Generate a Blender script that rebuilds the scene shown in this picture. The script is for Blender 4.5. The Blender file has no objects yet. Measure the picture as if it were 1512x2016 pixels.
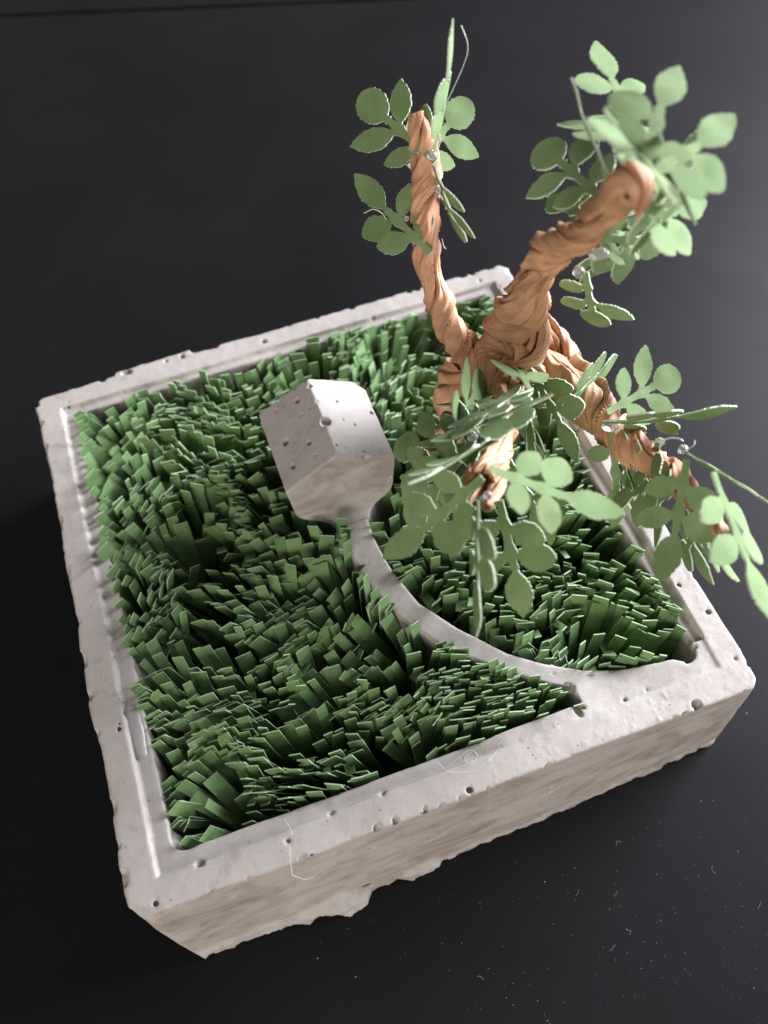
import bpy, math, random
import numpy as np
from mathutils import Vector, Matrix

random.seed(7)
rng = np.random.default_rng(7)
MM = 0.001
scene = bpy.context.scene

# ------------------------------------------------------------------ camera
F_PX, CX, CY = 1750.0, 756.0, 1008.0
CAM = np.array([-15.9197, -78.5618, 134.5325])            # millimetres, planter rim at z = 0
RCV = np.array([[0.9422848052900721, -0.33169234364026334, -0.045601917610971876],
                [-0.30596691306584933, -0.7977724242214046, -0.51956078302571],
                [0.13595438142378288, 0.5035269092310394, -0.8532157158944416]])   # world -> right, down, forward
TABLE_Z = -28.0
cam_data = bpy.data.cameras.new('camera')
cam = bpy.data.objects.new('camera', cam_data)
scene.collection.objects.link(cam)
m = Matrix.Identity(4)
for i in range(3):
    m[i][0] = RCV[0][i]
    m[i][1] = -RCV[1][i]
    m[i][2] = -RCV[2][i]
    m[i][3] = CAM[i] * MM
cam.matrix_world = m
cam_data.sensor_fit = 'HORIZONTAL'
cam_data.sensor_width = 36.0
cam_data.lens = 36.0 * F_PX / 1512.0
cam_data.clip_start = 0.002
cam_data.clip_end = 20.0
cam_data.dof.use_dof = True
cam_data.dof.focus_distance = 0.138
cam_data.dof.aperture_fstop = 24.0
scene.camera = cam

# ------------------------------------------------------------------ world and light
world = bpy.data.worlds.new('World')
scene.world = world
world.use_nodes = True
bg = world.node_tree.nodes['Background']
bg.inputs['Color'].default_value = (1.0, 0.93, 0.91, 1)
bg.inputs['Strength'].default_value = 0.225

def area_light(name, pos, target, sx, sy, power, color):
    ld = bpy.data.lights.new(name, 'AREA')
    ld.shape = 'RECTANGLE'
    ld.size = sx * MM
    ld.size_y = sy * MM
    ld.energy = power
    ld.color = color
    lo = bpy.data.objects.new(name, ld)
    scene.collection.objects.link(lo)
    lo.location = Vector(pos) * MM
    d = (Vector(target) - Vector(pos)).normalized()
    lo.rotation_euler = d.to_track_quat('-Z', 'Y').to_euler()
    return lo

area_light('window_light', (560, 100, 195), (0, 0, 0), 400, 360, 19.5, (0.90, 0.91, 1.0))
area_light('room_fill', (-360, -540, 200), (0, 0, 0), 500, 320, 4.0, (1.0, 0.91, 0.86))  # added fill lamp standing in for bounce from the room

scene.view_settings.view_transform = 'Standard'
scene.view_settings.look = 'None'
scene.view_settings.exposure = 0.0
scene.view_settings.gamma = 1.0
scene.cycles.max_bounces = 8
scene.cycles.use_denoising = True

# ------------------------------------------------------------------ small helpers
def ray(u, v):
    d = RCV.T @ np.array([(u - CX) / F_PX, (v - CY) / F_PX, 1.0])
    return d / np.linalg.norm(d)

def at(u, v, dist):
    """point in millimetres seen at photo pixel (u, v), dist mm from the lens"""
    return CAM + ray(u, v) * dist

def on_plane(u, v, n, p):
    d = ray(u, v)
    n = np.array(n, float)
    return CAM + d * (n @ (np.array(p, float) - CAM)) / (n @ d)

def rod(v, k, a):
    k = k / np.linalg.norm(k)
    return v * math.cos(a) + np.cross(k, v) * math.sin(a) + k * (k @ v) * (1 - math.cos(a))

def mesh_np(name, verts, quads=None, mats=(), smooth=True, faces=None, mat_idx=None):
    me = bpy.data.meshes.new(name)
    verts = np.asarray(verts, dtype=np.float64) * MM
    if faces is not None:
        me.from_pydata(verts.tolist(), [], faces)
    else:
        quads = np.asarray(quads, dtype=np.int32)
        nv, nq = len(verts), len(quads)
        me.vertices.add(nv)
        me.vertices.foreach_set('co', verts.ravel())
        me.loops.add(nq * 4)
        me.loops.foreach_set('vertex_index', quads.ravel())
        me.polygons.add(nq)
        me.polygons.foreach_set('loop_start', np.arange(0, nq * 4, 4, dtype=np.int32))
        me.update(calc_edges=True)
    n = len(me.polygons)
    me.polygons.foreach_set('use_smooth', np.full(n, smooth))
    for mt in mats:
        me.materials.append(mt)
    if mat_idx is not None:
        me.polygons.foreach_set('material_index', np.asarray(mat_idx, dtype=np.int32))
    me.update()
    return me

def link(name, me, parent=None, **props):
    o = bpy.data.objects.new(name, me)
    scene.collection.objects.link(o)
    if parent is not None:
        o.parent = parent
    for k, v in props.items():
        o[k] = v
    return o

def thing(name, loc, label, category, group=None):
    o = bpy.data.objects.new(name, None)
    o.empty_display_size = 0.01
    scene.collection.objects.link(o)
    o['label'] = label
    o['category'] = category
    o['kind'] = 'thing'
    if group:
        o['group'] = group
    return o

# value noise in numpy
_LAT = rng.random((64, 64, 64)).astype(np.float32) * 2 - 1
def vnoise(x, y, z=0.0):
    x, y, z = np.broadcast_arrays(np.asarray(x, np.float32), np.asarray(y, np.float32), np.asarray(z, np.float32))
    xi, yi, zi = np.floor(x).astype(int), np.floor(y).astype(int), np.floor(z).astype(int)
    fx, fy, fz = x - xi, y - yi, z - zi
    fx, fy, fz = [t * t * (3 - 2 * t) for t in (fx, fy, fz)]
    r = 0
    for a in (0, 1):
        for b in (0, 1):
            for c in (0, 1):
                w = (fx if a else 1 - fx) * (fy if b else 1 - fy) * (fz if c else 1 - fz)
                r = r + w * _LAT[(xi + a) & 63, (yi + b) & 63, (zi + c) & 63]
    return r
def fbm(x, y, z=0.0, n=3):
    r, a, f = 0, 1.0, 1.0
    for k in range(n):
        r = r + a * vnoise(x * f + 7.3 * k, y * f + 3.1 * k, z * f + 1.7 * k)
        a *= 0.5
        f *= 2.03
    return r

# ------------------------------------------------------------------ materials
def new_mat(name):
    mt = bpy.data.materials.new(name)
    mt.use_nodes = True
    nt = mt.node_tree
    return mt, nt, nt.nodes['Principled BSDF']

def N(nt, kind, **inp):
    n = nt.nodes.new(kind)
    for k, v in inp.items():
        if k in n.inputs:
            n.inputs[k].default_value = v
        else:
            setattr(n, k, v)
    return n

def coords(nt, scale=(1, 1, 1)):
    tc = nt.nodes.new('ShaderNodeTexCoord')
    mp = nt.nodes.new('ShaderNodeMapping')
    mp.inputs['Scale'].default_value = tuple(1000.0 * s for s in scale)     # texture space in millimetres
    nt.links.new(tc.outputs['Object'], mp.inputs['Vector'])
    return mp.outputs['Vector']

def ramp(nt, fac, stops):
    r = nt.nodes.new('ShaderNodeValToRGB')
    e = r.color_ramp.elements
    e[0].position, e[0].color = stops[0][0], (*stops[0][1], 1)
    e[1].position, e[1].color = stops[-1][0], (*stops[-1][1], 1)
    for p, c in stops[1:-1]:
        x = e.new(p)
        x.color = (*c, 1)
    nt.links.new(fac, r.inputs['Fac'])
    return r.outputs['Color']

def noise(nt, vec, scale, detail=4, rough=0.55, dist=0.0):
    n = N(nt, 'ShaderNodeTexNoise', Scale=scale, Detail=detail, Roughness=rough, Distortion=dist)
    nt.links.new(vec, n.inputs['Vector'])
    return n.outputs['Fac']

def mix(nt, a, b, fac, mode='MIX'):
    n = nt.nodes.new('ShaderNodeMix')
    n.data_type = 'RGBA'
    n.blend_type = mode
    for s, v in ((n.inputs[6], a), (n.inputs[7], b), (n.inputs[0], fac)):
        if hasattr(v, 'is_linked'):
            nt.links.new(v, s)
        elif isinstance(v, tuple):
            s.default_value = (*v, 1)
        else:
            s.default_value = v
    return n.outputs[2]

def bump(nt, bsdf, height, strength, dist_mm, chain=None):
    b = N(nt, 'ShaderNodeBump', Strength=strength, Distance=dist_mm * MM)
    nt.links.new(height, b.inputs['Height'])
    if chain is not None:
        nt.links.new(chain, b.inputs['Normal'])
    nt.links.new(b.outputs['Normal'], bsdf.inputs['Normal'])
    return b.outputs['Normal']

def concrete_material():
    mt, nt, p = new_mat('cast_concrete')
    v = coords(nt)
    big = noise(nt, v, 0.055, 5, 0.6, 0.6)
    base = ramp(nt, big, [(0.28, (0.335, 0.31, 0.28)), (0.46, (0.40, 0.375, 0.345)), (0.70, (0.44, 0.415, 0.385))])
    # trowelled swirls, drawn out along the walls
    vs = coords(nt, (0.7, 0.7, 1.25))
    sw = noise(nt, vs, 0.10, 4, 0.55, 1.4)
    swr = ramp(nt, sw, [(0.36, (0.74, 0.68, 0.63)), (0.47, (0.92, 0.89, 0.87)), (0.58, (1.06, 1.04, 1.03))])
    geo = nt.nodes.new('ShaderNodeNewGeometry')
    sep = nt.nodes.new('ShaderNodeSeparateXYZ')
    nt.links.new(geo.outputs['Normal'], sep.inputs[0])
    ab = N(nt, 'ShaderNodeMath', operation='ABSOLUTE')
    nt.links.new(sep.outputs['Z'], ab.inputs[0])
    side = N(nt, 'ShaderNodeMapRange')
    nt.links.new(ab.outputs[0], side.inputs[0])
    side.inputs[1].default_value, side.inputs[2].default_value = 0.35, 0.75
    side.inputs[3].default_value, side.inputs[4].default_value = 1.0, 0.12
    col = mix(nt, base, swr, side.outputs[0], 'MULTIPLY')
    # small dark stains
    st = noise(nt, v, 0.22, 4, 0.6, 0.3)
    str_ = ramp(nt, st, [(0.32, (0.58, 0.54, 0.50)), (0.43, (1, 1, 1)), (0.9, (1, 1, 1))])
    col = mix(nt, col, str_, 0.38, 'MULTIPLY')
    fine = noise(nt, v, 2.2, 3, 0.6)
    fr = ramp(nt, fine, [(0.3, (0.92, 0.91, 0.90)), (0.7, (1, 1, 1))])
    col = mix(nt, col, fr, 1.0, 'MULTIPLY')
    vo = N(nt, 'ShaderNodeTexVoronoi', Scale=0.42, Randomness=1.0)
    nt.links.new(v, vo.inputs['Vector'])
    spot = ramp(nt, vo.outputs['Distance'], [(0.045, (0.22, 0.18, 0.16)), (0.085, (1, 1, 1)), (1.0, (1, 1, 1))])
    col = mix(nt, col, spot, 0.65, 'MULTIPLY')
    nt.links.new(col, p.inputs['Base Color'])
    p.inputs['Roughness'].default_value = 0.72
    p.inputs['Specular IOR Level'].default_value = 0.3
    n1 = bump(nt, p, noise(nt, v, 0.5, 5, 0.6), 0.35, 0.2)
    n2 = bump(nt, p, noise(nt, v, 3.0, 3, 0.6), 0.3, 0.06, n1)
    return mt

def paper_material(name, c1, c2, edge=False, trans=0.0, rough=0.85, grain=1.0):
    mt, nt, p = new_mat(name)
    v = coords(nt)
    oi = nt.nodes.new('ShaderNodeObjectInfo')
    a = noise(nt, v, 0.35, 3, 0.5)
    isl = nt.nodes.new('ShaderNodeNewGeometry')
    pick = N(nt, 'ShaderNodeMath', operation='ADD')
    nt.links.new(oi.outputs['Random'], pick.inputs[0])
    nt.links.new(isl.outputs['Random Per Island'], pick.inputs[1])
    frac = N(nt, 'ShaderNodeMath', operation='FRACT')
    nt.links.new(pick.outputs[0], frac.inputs[0])
    add = N(nt, 'ShaderNodeMath', operation='MULTIPLY_ADD')
    nt.links.new(frac.outputs[0], add.inputs[0])
    add.inputs[1].default_value = 0.5
    nt.links.new(a, add.inputs[2])
    sub = N(nt, 'ShaderNodeMath', operation='SUBTRACT')
    nt.links.new(add.outputs[0], sub.inputs[0])
    sub.inputs[1].default_value = 0.25
    base = ramp(nt, sub.outputs[0], [(0.25, c1), (0.75, c2)])
    fib = noise(nt, coords(nt, (1, 1, 0.4)), 4.5, 4, 0.7)
    fr = ramp(nt, fib, [(0.3, (0.86, 0.88, 0.86)), (0.7, (1.08, 1.08, 1.08))])
    col = mix(nt, base, fr, grain, 'MULTIPLY')
    nt.links.new(col, p.inputs['Base Color'])
    p.inputs['Roughness'].default_value = rough
    p.inputs['Specular IOR Level'].default_value = 0.25
    bump(nt, p, fib, 0.5, 0.06)
    if trans > 0:
        tr = nt.nodes.new('ShaderNodeBsdfTranslucent')
        nt.links.new(col, tr.inputs['Color'])
        mx = nt.nodes.new('ShaderNodeMixShader')
        mx.inputs[0].default_value = trans
        out = nt.nodes['Material Output']
        nt.links.new(p.outputs[0], mx.inputs[1])
        nt.links.new(tr.outputs[0], mx.inputs[2])
        nt.links.new(mx.outputs[0], out.inputs['Surface'])
    return mt

def table_material():
    mt, nt, p = new_mat('satin_black_table')
    v = coords(nt)
    n = noise(nt, v, 0.03, 4, 0.5)
    col = ramp(nt, n, [(0.3, (0.006, 0.006, 0.0066)), (0.7, (0.0085, 0.0085, 0.0092))])
    nt.links.new(col, p.inputs['Base Color'])
    r = ramp(nt, noise(nt, v, 0.02, 4, 0.6), [(0.3, (0.46,) * 3), (0.7, (0.52,) * 3)])
    nt.links.new(r, p.inputs['Roughness'])
    p.inputs['Specular IOR Level'].default_value = 0.13
    p.inputs['Specular Tint'].default_value = (0.95, 0.95, 1.0, 1)
    bump(nt, p, noise(nt, v, 1.8, 3, 0.6), 0.25, 0.05)
    return mt

def glue_material():
    mt, nt, p = new_mat('hot_glue')
    p.inputs['Base Color'].default_value = (0.86, 0.86, 0.82, 1)
    p.inputs['Roughness'].default_value = 0.22
    p.inputs['Transmission Weight'].default_value = 0.85
    p.inputs['IOR'].default_value = 1.45
    return mt

def plain_material(name, col, rough=0.7, spec=0.3):
    mt, nt, p = new_mat(name)
    v = coords(nt)
    c = ramp(nt, noise(nt, v, 1.2, 2, 0.5), [(0.3, tuple(k * 0.85 for k in col)), (0.7, col)])
    nt.links.new(c, p.inputs['Base Color'])
    p.inputs['Roughness'].default_value = rough
    p.inputs['Specular IOR Level'].default_value = spec
    return mt

def twist_material():
    mt, nt, p = new_mat('twisted_brown_paper')
    v = coords(nt)
    a = noise(nt, v, 0.25, 4, 0.6, 0.4)
    base = ramp(nt, a, [(0.28, (0.33, 0.165, 0.085)), (0.55, (0.50, 0.27, 0.145)), (0.8, (0.60, 0.36, 0.215))])
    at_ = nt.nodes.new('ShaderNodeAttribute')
    at_.attribute_name = 'streak_shade'
    # uneven dye along the fibres, with shade of creases and rolled ends painted in
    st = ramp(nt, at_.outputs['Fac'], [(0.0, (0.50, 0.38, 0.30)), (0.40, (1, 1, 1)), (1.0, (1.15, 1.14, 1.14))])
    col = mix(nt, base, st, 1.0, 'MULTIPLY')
    nt.links.new(col, p.inputs['Base Color'])
    p.inputs['Roughness'].default_value = 0.58
    p.inputs['Specular IOR Level'].default_value = 0.45
    n1 = bump(nt, p, at_.outputs['Fac'], 0.45, 0.3)
    n2 = bump(nt, p, noise(nt, v, 1.4, 4, 0.6), 0.3, 0.08, n1)
    return mt

M_CONC = concrete_material()
M_GRASS = paper_material('green_paper', (0.105, 0.195, 0.07), (0.18, 0.30, 0.12), trans=0.12)
M_GEDGE = paper_material('green_paper_cut_edge', (0.27, 0.40, 0.22), (0.36, 0.50, 0.30))
M_GAP_SHADE = plain_material('gap_shade_green', (0.018, 0.035, 0.016), 0.9, 0.1)  # shade of the gaps put into a dark green
M_LEAF = paper_material('sage_paper', (0.155, 0.24, 0.10), (0.215, 0.31, 0.14), trans=0.14)
M_LEDGE = paper_material('sage_paper_cut_edge', (0.46, 0.57, 0.40), (0.58, 0.68, 0.52))
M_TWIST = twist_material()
M_TABLE = table_material()
M_GLUE = glue_material()
M_HAIR = plain_material('glue_thread', (0.7, 0.7, 0.68), 0.35, 0.5)
M_DUST = plain_material('dust', (0.26, 0.26, 0.28), 0.8)
M_SMEAR = plain_material('dried_glue_smear', (0.36, 0.355, 0.34), 0.22, 0.5)

# ------------------------------------------------------------------ table
def slab(name, pts, z0, z1, mat, **props):
    n = len(pts)
    vs = [(x, y, z1) for x, y in pts] + [(x, y, z0) for x, y in pts]
    fs = [list(range(n)), list(range(2 * n - 1, n - 1, -1))] + [[i, i + n, (i + 1) % n + n, (i + 1) % n] for i in range(n)]
    fs = [f[::-1] if k >= 2 else f for k, f in enumerate(fs)]
    me = mesh_np(name, vs, faces=fs, mats=[mat], smooth=False)
    o = link(name, me, **props)
    md = o.modifiers.new('bevel', 'BEVEL')
    md.width = 0.0012
    md.segments = 3
    return o

e0 = np.array([-46.0, 246.0])
ed = np.array([120.0, -43.0]) / np.linalg.norm([120.0, -43.0])
en = np.array([-ed[1], ed[0]])
q = lambda a, b: tuple(e0 + ed * a + en * b)
slab('table', [q(-700, -900), q(900, -900), q(900, 0), q(-700, 0)], TABLE_Z - 18, TABLE_Z, M_TABLE, kind='structure')
slab('back_table', [q(-700, 6.0), q(900, 6.0), q(900, 500), q(-700, 500)], TABLE_Z - 19, TABLE_Z - 1.2, M_TABLE, kind='structure')
slab('floor', [(-1500, -1500), (1500, -1500), (1500, 1500), (-1500, 1500)], -760, -740, M_TABLE, kind='structure')

# ------------------------------------------------------------------ concrete planter: signed distance field -> surface nets
def surface_nets(F, org, h):
    S = F < 0
    c = [S[a:S.shape[0] - 1 + a, b:S.shape[1] - 1 + b, d:S.shape[2] - 1 + d] for a in (0, 1) for b in (0, 1) for d in (0, 1)]
    allc = np.logical_and.reduce(c)
    anyc = np.logical_or.reduce(c)
    act = anyc & ~allc
    idx = np.full(act.shape, -1, np.int32)
    I, J, K = np.nonzero(act)
    idx[I, J, K] = np.arange(len(I))
    acc = np.zeros((len(I), 3))
    cnt = np.zeros(len(I))
    corners = [(a, b, d) for a in (0, 1) for b in (0, 1) for d in (0, 1)]
    for p0 in corners:
        for ax in range(3):
            if p0[ax]:
                continue
            p1 = list(p0)
            p1[ax] = 1
            f0 = F[I + p0[0], J + p0[1], K + p0[2]]
            f1 = F[I + p1[0], J + p1[1], K + p1[2]]
            mk = (f0 < 0) != (f1 < 0)
            t = np.where(mk, f0 / np.where(mk, f0 - f1, 1), 0)
            for q_ in range(3):
                acc[:, q_] += np.where(mk, p0[q_] + (t if q_ == ax else 0), 0)
            cnt += mk
    V = (np.stack([I, J, K], 1) + acc / cnt[:, None]) * h + np.array(org)
    quads = []
    for ax in range(3):
        b, d = [(1, 2), (2, 0), (0, 1)][ax]
        sl0 = [slice(None)] * 3
        sl1 = [slice(None)] * 3
        sl0[ax] = slice(0, -1)
        sl1[ax] = slice(1, None)
        s0, s1 = S[tuple(sl0)], S[tuple(sl1)]
        df = s0 != s1
        P = np.array(np.nonzero(df))
        ok = (P[b] > 0) & (P[d] > 0) & (P[b] < S.shape[b] - 1) & (P[d] < S.shape[d] - 1)
        P = P[:, ok]
        inside0 = s0[tuple(P)]
        def cell(ob, od):
            Q = P.copy()
            Q[b] -= ob
            Q[d] -= od
            return idx[tuple(Q)]
        qd = np.stack([cell(1, 1), cell(0, 1), cell(0, 0), cell(1, 0)], 1)
        qd[~inside0] = qd[~inside0][:, ::-1]
        quads.append(qd)
    return V, np.concatenate(quads)

def poly_sdf(X, Y, pts):
    pts = np.array(pts, float)
    d = np.full(X.shape, 1e9)
    inside = np.zeros(X.shape, bool)
    n = len(pts)
    for i in range(n):
        a, b = pts[i], pts[(i + 1) % n]
        ex, ey = b - a
        wx, wy = X - a[0], Y - a[1]
        t = np.clip((wx * ex + wy * ey) / (ex * ex + ey * ey), 0, 1)
        d = np.minimum(d, (wx - ex * t) ** 2 + (wy - ey * t) ** 2)
        cnd = (a[1] > Y) != (b[1] > Y)
        xi = (b[0] - a[0]) * (Y - a[1]) / ((b[1] - a[1]) if b[1] != a[1] else 1e-9) + a[0]
        inside ^= cnd & (X < xi)
    return np.sqrt(d) * np.where(inside, -1, 1)

def smax(a, b, k):
    h = np.clip(0.5 + 0.5 * (a - b) / k, 0, 1)
    return b * (1 - h) + a * h + k * h * (1 - h)

PATH = [(-8, 20), (-8, 7), (-3.8, 4.2), (-2.4, 2.0), (-2.7, -4.1), (-2.2, -9), (-1.0, -13.3), (1.3, -19.3), (5.5, -25.8), (11.6, -31.9), (18.0, -37.1),
        (21.2, -39.2), (22.4, -40.6), (23.2, -46), (41.2, -46), (41.0, -42.2), (39.5, -41.2), (37.6, -40.9), (31.7, -39.9), (25.5, -37.7), (20.1, -34.5),
        (15.5, -30.9), (9.6, -23.9), (5.3, -17.5), (3.2, -10), (2.4, -3.5), (2.6, 1.6), (4, 4.2), (7.5, 7), (7.5, 20)]
def pocket2d(X, Y, pad=0.0):
    sq = np.maximum(np.abs(X - 0.5) - 42.9, np.maximum(-Y - 42.7, Y - 43.9))
    cx = np.abs(X - 0.5) - 41.1
    cy = np.maximum(-Y - 40.9, Y - 42.1)
    rc = np.hypot(np.maximum(cx, 0), np.maximum(cy, 0)) - 1.8
    sq = np.where((cx > 0) & (cy > 0), rc, sq)
    return np.maximum(sq, -poly_sdf(X, Y, PATH)) + pad

H = 0.28
gx = np.arange(-53.0, 52.4, H)
gy = np.arange(-58.5, 52.6, H)
gz = np.arange(-28.6, 1.4, H)
X2, Y2 = np.meshgrid(gx, gy, indexing='ij')
pk = pocket2d(X2, Y2) + 0.03 * fbm(X2 * 0.8, Y2 * 0.8, 3.0) + 0.05 * vnoise(X2 * 0.3, Y2 * 0.3, 9)
cheb = np.maximum(np.abs(X2 - 0.2), np.abs(Y2 - 0.2))
cheb = cheb + 0.18 * vnoise(X2 * 0.06, Y2 * 0.06, 5) + 0.04 * vnoise(X2 * 1.1, Y2 * 1.1, 5)
T = 0.10 * fbm(X2 * 0.09, Y2 * 0.09, 1.0) + 0.02 * fbm(X2 * 0.7, Y2 * 0.7, 2.0)
st = np.clip((cheb - 45.2) / 0.5, 0, 1)
led = 1.05 + 0.25 * vnoise(X2 * 0.1, Y2 * 0.1, 12)
# the ledge along the front has been filled up by the cast in places
fill = np.clip((vnoise(X2 * 0.07, Y2 * 0.0, 33) + 0.4) * 1.5, 0, 1) * (Y2 < -40)
T = T - (1 - st * st * (3 - 2 * st)) * led * (1 - 0.72 * fill)
# small raised grains on the right front corner
gr = vnoise(X2 * 1.9, Y2 * 1.9, 21)
T = T + 0.30 * np.clip(gr - 0.55, 0, 1) * (X2 > 5) * (Y2 < -20) * (cheb > 44.5)
# rim edge silhouettes: steps on the back edge, scallops on the left
yy = gy[None, :]
xx = gx[:, None]
backoff = np.interp(gx, [-50, -34.2, -33.8, -18.6, -18.2, -13.2, -12.6, 10, 50], [-0.3, 0.1, 0.9, 1.2, 0.2, -0.4, 0.25, 0.0, 0.0]) + 0.12 * vnoise(gx * 0.7, 3.3, 0)
leftoff = 0.3 * vnoise(gy * 0.16, 8.8, 0) + 0.06 * np.abs(vnoise(gy * 0.8, 4.1, 0))
frontdraft = np.interp(gx, [-50, -10, 20, 50], [3.1, 2.9, 2.0, 0.6])
Z3 = gz[None, None, :]
depth = np.clip(-Z3 / 28.0, 0, 1)
fx = fbm(gx[:, None] * 0.12, gz[None, :] * 0.3, 6.0)            # wavy walls (x, z)
fyn = fbm(gy[:, None] * 0.12, gz[None, :] * 0.3, 16.0)
D = (X2 - 50.0)[:, :, None] + 0.22 * fyn[None, :, :]
D = np.maximum(D, (-X2 - 50.0 - leftoff[None, :])[:, :, None] + 0.2 * fyn[None, :, :])
D = np.maximum(D, (Y2 - 50.0 - backoff[:, None])[:, :, None])
# ragged crust where the mould leaked, just above the table along the front
crust = np.interp(gx, [-50, -46, -41, -38, -33, -28, -24, -20, -18.3, -17, -12, -11, -8, -5, -4, 30, 34, 50],
                  [1.2, 0.6, 0.4, 0.4, 0.7, 1.2, 1.6, 2.2, 1.9, 0.3, 0, 0.5, 1.2, 1.1, 0.1, 0.1, 0.3, 0]) 
crust2 = crust[:, None] * (1 + 0.35 * fbm(gx[:, None] * 0.35, gz[None, :] * 0.5, 2.2)) + 0.35 * fbm(gx[:, None] * 0.6, gz[None, :] * 0.9, 7.7)
cmask = np.clip((-gz[None, :] - 24.8 + 1.5 * vnoise(gx[:, None] * 0.22, 5.5, 1)) / 1.3, 0, 1)
front = (-Y2 - 50.0)[:, :, None] - frontdraft[:, None, None] * depth - (crust2 * cmask)[:, None, :] + 0.10 * fx[:, None, :]
D = smax(D, front, 0.35)
ch = (np.abs(X2) + np.abs(Y2)) * 0.7071 - 69.7
D = smax(D, ch[:, :, None] - 1.1 * depth, 0.3)
chB = (-X2 - Y2) * 0.7071 - 69.0 + 0.35 * vnoise(X2 * 0.8, Y2 * 0.8, 40)
D = np.maximum(D, chB[:, :, None] - 2.4 * depth)
D = smax(D, Z3 - T[:, :, None], 0.35)
bot = -28.0 + np.clip(0.5 * fbm(X2 * 0.25, Y2 * 0.25, 8.0), 0, 1.0)
D = np.maximum(D, bot[:, :, None] - Z3)
pocket = np.maximum(pk[:, :, None] - 0.10 * (Z3 + 15) / 15, -(Z3 + 15.0))
D = smax(D, -pocket, 0.3).astype(np.float32)

def carve(F, org, h, c, r, squash=(1, 1, 1)):
    c = np.array(c, float)
    R = max(r) if hasattr(r, '__len__') else r
    R = R * max(squash) + 2 * h
    lo = np.maximum(((c - R - org) / h).astype(int), 0)
    hi = np.minimum(((c + R - org) / h).astype(int) + 2, F.shape)
    if np.any(hi <= lo):
        return
    s = tuple(slice(a, b) for a, b in zip(lo, hi))
    gxs = [org[k] + h * np.arange(lo[k], hi[k]) for k in range(3)]
    A, B, Cc = np.meshgrid(*gxs, indexing='ij')
    d = np.sqrt(((A - c[0]) / squash[0]) ** 2 + ((B - c[1]) / squash[1]) ** 2 + ((Cc - c[2]) / squash[2]) ** 2) - r
    d = d + 0.16 * vnoise(A * 1.3, B * 1.3, Cc * 1.3)
    F[s] = np.maximum(F[s], -d * min(squash))

org = np.array([gx[0], gy[0], gz[0]])
# chips and pores along the upper edges
for _ in range(20):
    t = random.uniform(-49, 49)
    r = random.choice([0.35, 0.4, 0.5, 0.6])
    carve(D, org, H, (t, -50.1 - 0.1 * r, random.uniform(-0.5, 0.1)), r)
for _ in range(26):
    t = random.uniform(-49, 49)
    carve(D, org, H, (-50.0, t, random.uniform(-0.4, 0.1)), random.uniform(0.35, 0.8), (1, random.uniform(1, 2.2), 1))
for _ in range(14):
    carve(D, org, H, (50.0, random.uniform(-49, 49), random.uniform(-0.4, 0.1)), random.uniform(0.3, 0.7))
for _ in range(20):
    carve(D, org, H, (random.uniform(-49, 49), 50, random.uniform(-0.4, 0.1)), random.uniform(0.3, 0.8))
for _ in range(45):                                            # pores in the rim and ledge
    a = random.uniform(-49, 49)
    b = random.uniform(43.5, 49.4) * random.choice([-1, 1])
    c = (a, b) if random.random() < 0.5 else (b, a)
    carve(D, org, H, (c[0], c[1], random.uniform(-0.9, 0.1)), random.choice([0.3, 0.3, 0.33, 0.38, 0.5]))
def rimpt(u, v, z=0.0):
    return on_plane(u, v, (0, 0, 1), (0, 0, z))
for (u, v, r) in [(640, 1735, 0.95), (421, 1759, 0.7), (743, 1631, 0.85), (779, 1617, 0.75), (836, 1591, 0.65), (614, 1681, 0.45), (567, 1655, 0.5),
                  (392, 1700, 0.9), (1372, 1388, 1.0), (1371, 1276, 0.6), (1394, 1205, 0.6), (1395, 1312, 0.7), (1450, 1348, 0.4), (752, 1560, 0.8),
                  (1336, 1152, 0.7), (940, 1418, 0.4), (1062, 1410, 0.6), (925, 1555, 0.7), (980, 1530, 0.5), (650, 1597, 0.7), (520, 672, 0.8), (735, 625, 0.7),
                  (250, 1400, 1.1), (236, 1435, 0.7), (215, 1300, 0.5), (200, 1005, 0.6), (145, 912, 0.5), (1152, 1343, 0.5), (1090, 1325, 0.35)]:
    p = rimpt(u, v)
    carve(D, org, H, (p[0], p[1], p[2] - 0.4 - (0.9 if max(abs(p[0]), abs(p[1])) < 45 else 0)), r * 0.82)
# hollow and crack at the tip of the left pocket
for (u, v, r, sq) in [(1118, 1358, 1.1, (1, 1, 1)), (1098, 1372, 1.0, (1.3, 1, 1)), (1136, 1402, 0.8, (1.0, 1.6, 0.9)), (1128, 1388, 0.7, (1, 1, 1)),
                      (1148, 1395, 0.45, (1, 1, 1)), (1335, 1282, 1.5, (1, 1, 1.6)), (1345, 1262, 1.3, (1, 1, 1.6))]:
    p = rimpt(u, v, -1)
    carve(D, org, H, (p[0], p[1], -0.9), r, sq)
for _ in range(22):                                            # pores on the front wall
    carve(D, org, H, (random.uniform(-48, 48), -50 - 2.0 * random.random() - 0.3, random.uniform(-25, -1)), random.uniform(0.3, 0.6), (random.uniform(1, 2.2), 1, 1))
for (x, z, r, s) in [(42.5, -3.2, 0.45, 2.6), (46.0, -5.0, 0.4, 2.0), (-36.5, -5.0, 0.4, 1.6), (15.0, -14, 0.35, 1.6)]:
    carve(D, org, H, (x, -50.2 - np.interp(x, [-50, 50], [3, 0.6]) * -z / 28, z), r, (s, 1, 1))

V, Q = surface_nets(D, org, H)
del D

def vnormals(V, Q):
    n = np.cross(V[Q[:, 2]] - V[Q[:, 0]], V[Q[:, 3]] - V[Q[:, 1]])
    vn = np.zeros_like(V)
    for k in range(4):
        for c in range(3):
            vn[:, c] += np.bincount(Q[:, k], n[:, c], minlength=len(V))
    return vn / np.maximum(np.linalg.norm(vn, axis=1), 1e-9)[:, None]

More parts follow.
